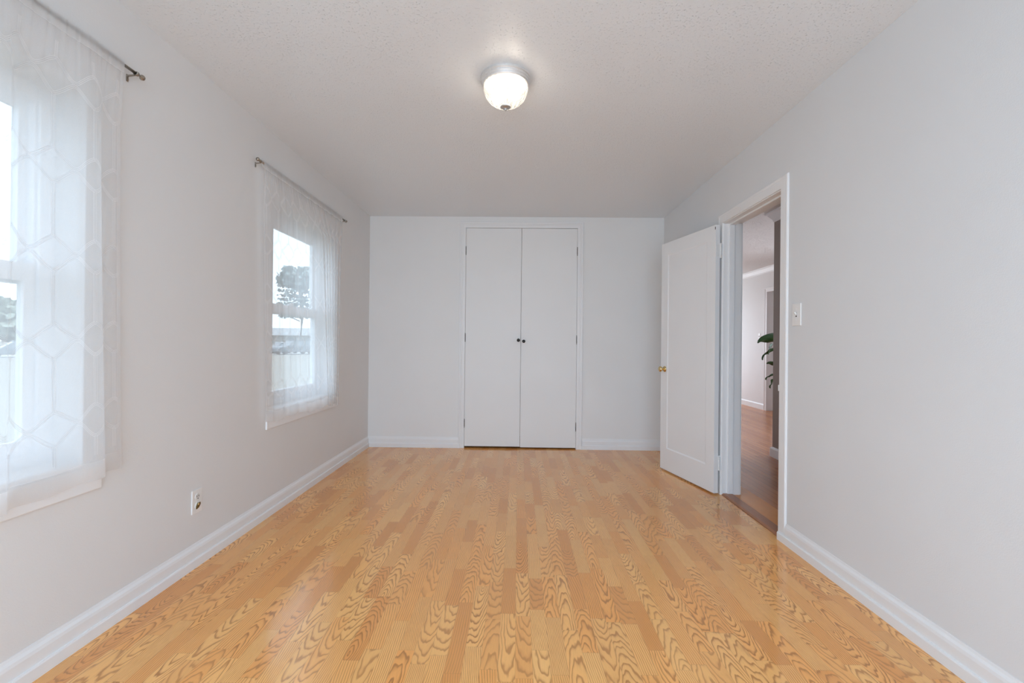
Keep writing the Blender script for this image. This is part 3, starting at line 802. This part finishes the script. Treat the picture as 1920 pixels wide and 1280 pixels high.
# ------------------------------------------------------------------ hall and living room beyond the door
HL = XR+WR
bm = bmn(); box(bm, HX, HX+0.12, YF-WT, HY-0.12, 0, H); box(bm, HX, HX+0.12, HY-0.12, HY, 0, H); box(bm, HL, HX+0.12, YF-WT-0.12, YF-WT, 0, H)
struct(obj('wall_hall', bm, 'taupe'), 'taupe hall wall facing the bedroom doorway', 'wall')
bm = bmn(); box(bm, HX+0.12, LX+1.6, HY-0.12, HY, 0, H)
struct(obj('wall_living_near', bm, 'living'), 'white living room wall beside the end of the hall', 'wall')
DA, DB, DTZ = 7.20, 8.045, 2.02
bm = bmn(); slab(bm, lambda b, a, c, d, e: box(b, LX, LX+0.12, a, c, d, e), HY, LY, 0, H, [(DA-0.02, DB+0.02, 0, DTZ+0.02), (5.2, 6.7, 0.8, 2.1)])
struct(obj('wall_living_right', bm, 'living'), 'white far wall of the living room with an open doorway', 'wall')
bm = bmn(); slab(bm, lambda b, a, c, d, e: box(b, a, c, LY, LY+WT, d, e), HL-0.12, LX+0.12, 0, H, [(2.05, 3.95, 0.45, 2.15)])
struct(obj('wall_living_end', bm, 'living'), 'white living room end wall with an added wide window', 'wall')
bm = bmn(); box(bm, HL-0.12, HL, D+0.12, LY, 0, H)
struct(obj('wall_living_left', bm, 'living'), 'white living room wall behind the closet', 'wall')
bm = bmn(); box(bm, LX+1.55, LX+1.67, 6.95, LY, 0, H); box(bm, LX+0.12, LX+1.55, 6.95, 7.05, 0, H); slab(bm, lambda b, a, c, d, e: box(b, a, c, LY, LY+0.12, d, e), LX+0.12, LX+1.67, 0, H, [(LX+0.3, LX+1.4, 0.3, 2.2)])  # end opening added so daylight reaches the passage
struct(obj('wall_passage', bm, 'living'), 'pale wall seen through the far doorway', 'wall')
bm = bmn(); box(bm, XR+0.05, LX+1.6, YF-WT, LY, -0.05, 0.0)
o = obj('floor_hall', bm, 'hallwood'); o.location.z = 0.0005; struct(o, 'reddish brown hardwood strip floor of the hall', 'floor')
bm = bmn(); box(bm, HL-0.05, HL+0.115, DY0-0.3, DY1+0.6, 0.0006, 0.0016)
struct(obj('trim_7', bm, 'orangewood'), 'orange-brown border board of the hall floor by the doorway', 'floor border')
bm = bmn(); box(bm, HL, LX+1.67, YF-WT, LY+WT, H, H+0.1)
struct(obj('ceiling_hall', bm, 'popcorn'), 'popcorn textured ceiling of the hall and living room', 'ceiling')
BASE = [(0, 0), (0.017, 0), (0.017, 0.082), (0.013, 0.090), (0.006, 0.093), (0, 0.100)]
CROWN = [(0, 0), (0.006, 0.004), (0.010, 0.022), (0.016, 0.030), (0.040, 0.062), (0.050, 0.074), (0.062, 0.080), (0.066, 0.094), (0, 0.094)]
plH = lambda z: (lambda o, u, s: (HX-o, s, z+u))
plE = lambda z: (lambda o, u, s: (s, HY+o, z+u))
plL = lambda z: (lambda o, u, s: (LX-o, s, z+u))
plR = lambda z: (lambda o, u, s: (HL+o, s, z+u))
plZ = lambda z: (lambda o, u, s: (s, LY-o, z+u))
def run(name, runs, label, cat):
    bm = bmn()
    for prof, place, a, b in runs: sweep(bm, prof, place, a, b)
    return struct(obj(name, bm, 'trim'), label, cat)
zc_ = H-0.094
run('baseboard_hall', [(BASE, plH(0), YF-WT, lambda p: HY+p[0]), (BASE, plE(0), lambda p: HX-p[0], LX)], 'white baseboard wrapping the end of the taupe hall wall', 'baseboard')
run('baseboard_living', [(BASE, plL(0), HY, DA-0.075), (BASE, plL(0), DB+0.075, LY), (BASE, plZ(0), HL, LX)], 'white baseboard of the living room', 'baseboard')
run('trim_8', [(CROWN, plH(zc_), YF-WT, lambda p: HY+p[0]), (CROWN, plE(zc_), lambda p: HX-p[0], LX)], 'crown moulding wrapping the end of the taupe hall wall', 'crown moulding')
run('trim_9', [(CROWN, plL(zc_), HY, LY), (CROWN, plZ(zc_), HL, LX), (CROWN, plR(zc_), YF-WT, LY)], 'white crown moulding of the living room', 'crown moulding')
casing_rect('trim_10', lambda o, u, z: (LX-o, u, z), DA, DB, DTZ, 0.072, 'white casing around the far living room doorway')
bm = bmn(); box(bm, LX-0.001, LX+0.122, DB, DB+0.02, 0, DTZ); box(bm, LX-0.001, LX+0.122, DA-0.02, DA, 0, DTZ); box(bm, LX-0.001, LX+0.122, DA-0.02, DB+0.02, DTZ, DTZ+0.02)
# door lining of a further door in the passage
box(bm, LX+1.50, LX+1.55, 9.06, 9.14, 0, 2.05)
struct(obj('trim_11', bm, 'trim'), 'white lining of the far doorway and the passage beyond', 'door trim')
switch(LX, -1, 8.30, 1.262, 'small white switch on the far living room wall', 0.072, 0.116)
t = empty('added_window_4', (3.0, LY, 0.45)); struct(t, 'unseen living room window added to light the hall', 'window')  # out-of-view window put in to bring light to the hall
bm = bmn(); a, b, c, d = 2.05, 3.95, 0.45, 2.15
for (p, q, r, s) in ((a, a+0.06, c, d), (b-0.06, b, c, d), (a+0.06, b-0.06, c, c+0.06), (a+0.06, b-0.06, d-0.06, d)): box(bm, p, q, LY+0.06, LY+0.11, r, s)
obj('frame', bm, 'vinyl', t)

t = empty('added_window_5', (LX, 5.95, 0.8)); struct(t, 'added living room side window for fill light, hidden behind the hall wall', 'window')  # hidden window put in to light the reveal of the far doorway
bm = bmn(); a, b, c, d = 5.2, 6.7, 0.8, 2.1
for (p, q, r, s) in ((a, a+0.06, c, d), (b-0.06, b, c, d), (a+0.06, b-0.06, c, c+0.06), (a+0.06, b-0.06, d-0.06, d)): box(bm, LX+0.05, LX+0.10, p, q, r, s)
obj('frame', bm, 'vinyl', t)
# potted plant behind the end of the hall wall
PX, PY = 3.72, 6.35
t = empty('potted_plant', (PX, PY, 0)); tag(t, 'tall dark green broad-leaved plant beyond the hall wall', 'plant')
bm = bmn(); lathe(bm, [(0, 0), (0.11, 0), (0.125, 0.01), (0.165, 0.27), (0.170, 0.30), (0.158, 0.30), (0.150, 0.26), (0, 0.255)], 32, Matrix.Translation((PX, PY, 0.001)))
pot = obj('pot', bm, 'pot', t, smooth=True)
bm = bmn(); lathe(bm, [(0, 0.262), (0.149, 0.2605)], 24, Matrix.Translation((PX, PY, 0.003))); obj('soil', bm, 'soil', pot)
bm = bmn(); tube(bm, [(PX, PY, 0.25), (PX-0.02, PY, 0.6), (PX+0.01, PY-0.01, 0.95), (PX-0.01, PY, 1.32)], [0.016, 0.013, 0.010, 0.006], 10); obj('stem', bm, 'stem', t, smooth=True)
def leaf(base, az, length, width, rise, droop, twist=0.0):
    """petiole + arching blade with a folded midrib"""
    bm = bmn(); NL, NW = 14, 6
    d = Vector((math.cos(az), math.sin(az), 0)); sd = Vector((-math.sin(az), math.cos(az), 0))
    def spine(q):
        e = rise - (rise+droop)*q
        return None
    pts = []; p = Vector(base); a = rise
    for k in range(NL+1):
        pts.append(p.copy()); a = rise - (rise+droop)*(k/NL)
        p = p + (d*math.cos(a)+Vector((0, 0, 1))*math.sin(a))*(length/NL)
    grid = []
    for k, q in enumerate(pts):
        s = k/NL
        wd = width*(max(0, math.sin(math.pi*min(1, s*0.98+0.02)))**0.75)*(1.12-0.42*s)*0.5 + 0.0015
        tg = (pts[min(NL, k+1)]-pts[max(0, k-1)]).normalized(); up_ = sd.cross(tg).normalized()
        if up_.z < 0: up_ = -up_
        row = []
        for j in range(NW+1):
            m = (j/NW-0.5)*2
            side = sd*math.cos(twist)+up_*math.sin(twist)
            upp = up_*math.cos(twist)-sd*math.sin(twist)
            row.append(bm.verts.new(q+side*(m*wd)+upp*(abs(m)**1.3*wd*0.35 - 0.012*math.sin(9*s+3*m)*abs(m))))
        grid.append(row)
    for A_, B_ in zip(grid[:-1], grid[1:]):
        for j in range(NW): bm.faces.new((A_[j], A_[j+1], B_[j+1], B_[j])).smooth = True
    base_v = Vector((PX, PY, base[2]-0.06))
    tube(bm, [base_v, base_v.lerp(Vector(base), 0.6)+Vector((0, 0, 0.02)), Vector(base)+d*0.01], 0.0035, 6)
    o = obj('leaf', bm, 'leaf', t)
    sm = o.modifiers.new('thickness', 'SOLIDIFY'); sm.thickness = 0.0012
    return o
pi = math.pi
leaf((3.52, 6.33, 1.165), pi, 0.335, 0.165, 0.48, 0.72, 0.95)
leaf((3.400, 6.31, 1.125), pi+0.3, 0.155, 0.130, -0.85, 1.30, 0.75)
leaf((3.465, 6.30, 1.040), pi, 0.275, 0.062, 0.25, 1.45, 0.85)
leaf((3.51, 6.32, 0.855), pi, 0.190, 0.080, 0.25, 0.15, 0.85)
leaf((3.435, 6.32, 0.705), pi, 0.150, 0.038, 0.35, 1.35, 0.80)
leaf((3.415, 6.31, 0.665), pi, 0.135, 0.065, -1.05, 1.40, 0.75)
for k in range(8):
    az = -1.4+k*0.42
    leaf((PX+0.05*math.cos(az), PY+0.05*math.sin(az), 0.55+0.10*k), az, 0.26, 0.11, 0.5, 0.6, 0.2)

# ------------------------------------------------------------------ outside
bm = bmn(); box(bm, -260, XL-WT, -60, 260, GZ-0.3, GZ); box(bm, XL-WT, 60, -60, YF-WT, GZ-0.3, GZ); box(bm, XL-WT, 60, LY+WT, 60, GZ-0.3, GZ)
struct(obj('ground_lawn', bm, 'lawn'), 'dry pale lawn outside the bedroom windows', 'lawn')
def along(p, w, z0, z1, name, mat, label, cat):
    # street strip through p along direction (14,-20)... built as a rotated slab
    d = Vector((-14, -20, 0)).normalized(); n = Vector((d.y, -d.x, 0)); c = Vector(p)
    bm = bmn()
    q = [c-d*120-n*w/2, c+d*120-n*w/2, c+d*120+n*w/2, c-d*120+n*w/2]
    lo = [bm.verts.new((v.x, v.y, z0)) for v in q]; hi = [bm.verts.new((v.x, v.y, z1)) for v in q]
    bm.faces.new(lo[::-1]); bm.faces.new(hi)
    for k in range(4): bm.faces.new((lo[k], lo[(k+1) % 4], hi[(k+1) % 4], hi[k]))
    return struct(obj(name, bm, mat), label, cat)
along((-38.5, 51.0, 0), 9.0, GZ-0.05, GZ+0.02, 'street', 'asphalt', 'grey street beyond the lawn', 'street')

def car(loc, rz, mat, L, Wd, Hh, label):
    t = empty('car', (loc[0], loc[1], GZ+0.02), rz); tag(t, label, 'car', None)
    def add(nm, bm, m, par=t, **k):
        o = obj(nm, bm, m, None, **k); o.parent = par; o.matrix_parent_inverse = Matrix.Identity(4); return o
    bm = bmn(); h1 = Hh*0.58
    side = [(-L/2, 0.32), (-L/2, h1*0.85), (-L/2+0.15, h1), (L/2-1.25, h1), (L/2-0.2, h1*0.86), (L/2, h1*0.62), (L/2, 0.32), (L/2-0.45, 0.26), (-L/2+0.45, 0.26)]
    sweep(bm, side, lambda o, u, s: (o, s, u), -Wd/2, Wd/2); body = add('body', bm, mat, bevel=0.06)
    bm = bmn()
    cab0 = [(-L/2+0.12, h1-0.02), (L/2-1.15, h1-0.02)]; cab1 = [(-L/2+0.55, Hh-0.07), (L/2-1.95, Hh-0.07)]
    v = [bm.verts.new((x, y, z)) for (x, z), y in ((cab0[0], -Wd/2+.05), (cab0[1], -Wd/2+.05), (cab0[1], Wd/2-.05), (cab0[0], Wd/2-.05), (cab1[0], -Wd/2+.22), (cab1[1], -Wd/2+.22), (cab1[1], Wd/2-.22), (cab1[0], Wd/2-.22))]
    for q in ((0,3,2,1),(4,5,6,7),(0,1,5,4),(1,2,6,5),(2,3,7,6),(3,0,4,7)): bm.faces.new([v[i] for i in q])
    add('window_band', bm, 'carglass', bevel=0.03)
    bm = bmn(); box(bm, -L/2+0.50, L/2-1.90, -Wd/2+0.20, Wd/2-0.20, Hh-0.08, Hh); add('roof_panel', bm, mat, bevel=0.03)
    for sx in (-L/2+0.85, L/2-0.85):
        for sy in (-Wd/2+0.10, Wd/2-0.10):
            bm = bmn(); lathe(bm, [(0, -0.1), (0.24, -0.1), (0.33, -0.08), (0.33, 0.08), (0.24, 0.1), (0, 0.1)], 20, Matrix.Translation((sx, sy, 0.33)) @ Matrix.Rotation(math.pi/2, 4, 'X'))
            add('wheel', bm, 'tyre', smooth=False)
ds = math.atan2(-20, -14)
car((-27.6, 57.5), ds, 'cardark', 4.9, 1.9, 1.75, 'dark parked car seen low through the window nearer the closet')
car((-31.0, 61.0), ds, 'carpale', 4.6, 1.8, 1.45, 'silver parked car behind the dark one across the street')
car((-43.6, 40.4), ds, 'cardark', 4.6, 1.8, 1.45, 'dark parked car seen through the window nearest the viewer')

def tree(loc, h, rad, n, seed, mat, label, crown0=0.35, shape='round', leaf=0.55):
    rnd = random.Random(seed); x, y = loc
    t = empty('tree', (x, y, GZ)); tag(t, label, 'tree', 'trees across the street')
    bm = bmn()
    tube(bm, [(x, y, GZ-0.1), (x+0.1*rad, y, GZ+h*0.4), (x-0.05*rad, y, GZ+h*0.75), (x, y, GZ+h*0.95)], [h*0.022, h*0.017, h*0.011, h*0.004], 9)
    cl = []
    for k in range(14):
        z = GZ+h*(crown0-0.05+0.6*k/14); a = rnd.uniform(0, 6.28); r = rad*rnd.uniform(0.5, 0.95)
        e = Vector((x+r*math.cos(a), y+r*math.sin(a), z+h*0.07)); cl.append(e)
        tube(bm, [(x, y, z), (x+0.5*r*math.cos(a), y+0.5*r*math.sin(a), z+h*0.05), e], [h*0.007, h*0.005, h*0.002], 5)
    obj('trunk', bm, 'bark', t)
    bm = bmn()
    for k in range(n):
        a = rnd.uniform(0, 6.28); u = rnd.random()
        zz = crown0 + (1-crown0)*u
        env = math.sin(math.pi*min(1, 0.12+0.88*u))**0.7 if shape == 'round' else (1.02-u)
        if shape == 'tiered': env = (0.95 if u > 0.62 else (0.55 if u < 0.42 and int(u*14) % 2 else 0.30))*(1 if u < 0.9 else 0.75)
        r = rad*env*math.sqrt(rnd.random())
        if shape == 'tiered' and u < 0.55:
            if rnd.random() < 0.72: continue
            r = rad*0.9*math.sqrt(rnd.random()); zz = crown0+(1-crown0)*(int(u*12)/12+0.02*rnd.random())
        c = Vector((x+r*math.cos(a), y+r*math.sin(a), GZ+h*zz))
        s = leaf*rnd.uniform(0.6, 1.5)
        nrm = Vector((rnd.gauss(0, 1), rnd.gauss(0, 1), rnd.gauss(0.6, 1))).normalized()
        u1 = nrm.orthogonal().normalized(); u2 = nrm.cross(u1)
        ring = [bm.verts.new(c+(u1*math.cos(q)+u2*math.sin(q))*s*rnd.uniform(0.6, 1.15)+nrm*rnd.uniform(-.1, .1)*s) for q in (0, 1.05, 2.1, 3.15, 4.2, 5.25)]
        bm.faces.new(ring)
    obj('crown', bm, mat, t)
tree((-40.3, 86.0), 15.0, 4.2, 5200, 5, 'tree', 'tall dark open-branched tree seen above the parked cars', 0.40, 'tiered', 0.26)
tree((-58.0, 82.0), 7.4, 4.5, 900, 8, 'tree2', 'pale rounded tree far down the street', 0.25, 'round', 0.45)
tree((-88.0, 78.0), 8.0, 7.5, 1000, 9, 'tree2', 'broad pale tree on the horizon by the nearest window', 0.2, 'round', 0.9)
tree((-110.0, 112.0), 10.5, 8.0, 900, 10, 'tree', 'dark distant tree on the horizon', 0.2, 'round', 1.0)
tree((-112.0, 80.0), 7.0, 6.0, 800, 14, 'tree2', 'low pale tree at the far end of the horizon row', 0.15, 'round', 0.9)
for (hx, hy, sx, sy, label) in ((-46.0, 98.0, 14, 9, 'low stucco house behind the tall tree'), (-78.0, 100.0, 16, 10, 'low stucco house far down the street')):
    t = empty('house', (hx, hy, GZ)); tag(t, label, 'house')
    bm = bmn(); box(bm, hx-sx/2, hx+sx/2, hy-sy/2, hy+sy/2, GZ, GZ+2.7); wl = obj('wall', bm, 'stucco', t)
    bm = bmn(); sweep(bm, [(-sy/2-0.5, GZ+2.7), (sy/2+0.5, GZ+2.7), (0, GZ+4.3)], lambda o, u, s: (s, hy+o, u), hx-sx/2-0.5, hx+sx/2+0.5); obj('roof', bm, 'roof', t)
    for k in (-0.3, 0.05, 0.32):
        bm = bmn(); box(bm, hx+k*sx-0.7, hx+k*sx+0.7, hy-sy/2-0.04, hy-sy/2+0.02, GZ+1.0, GZ+2.1); obj('window', bm, 'carglass', t)
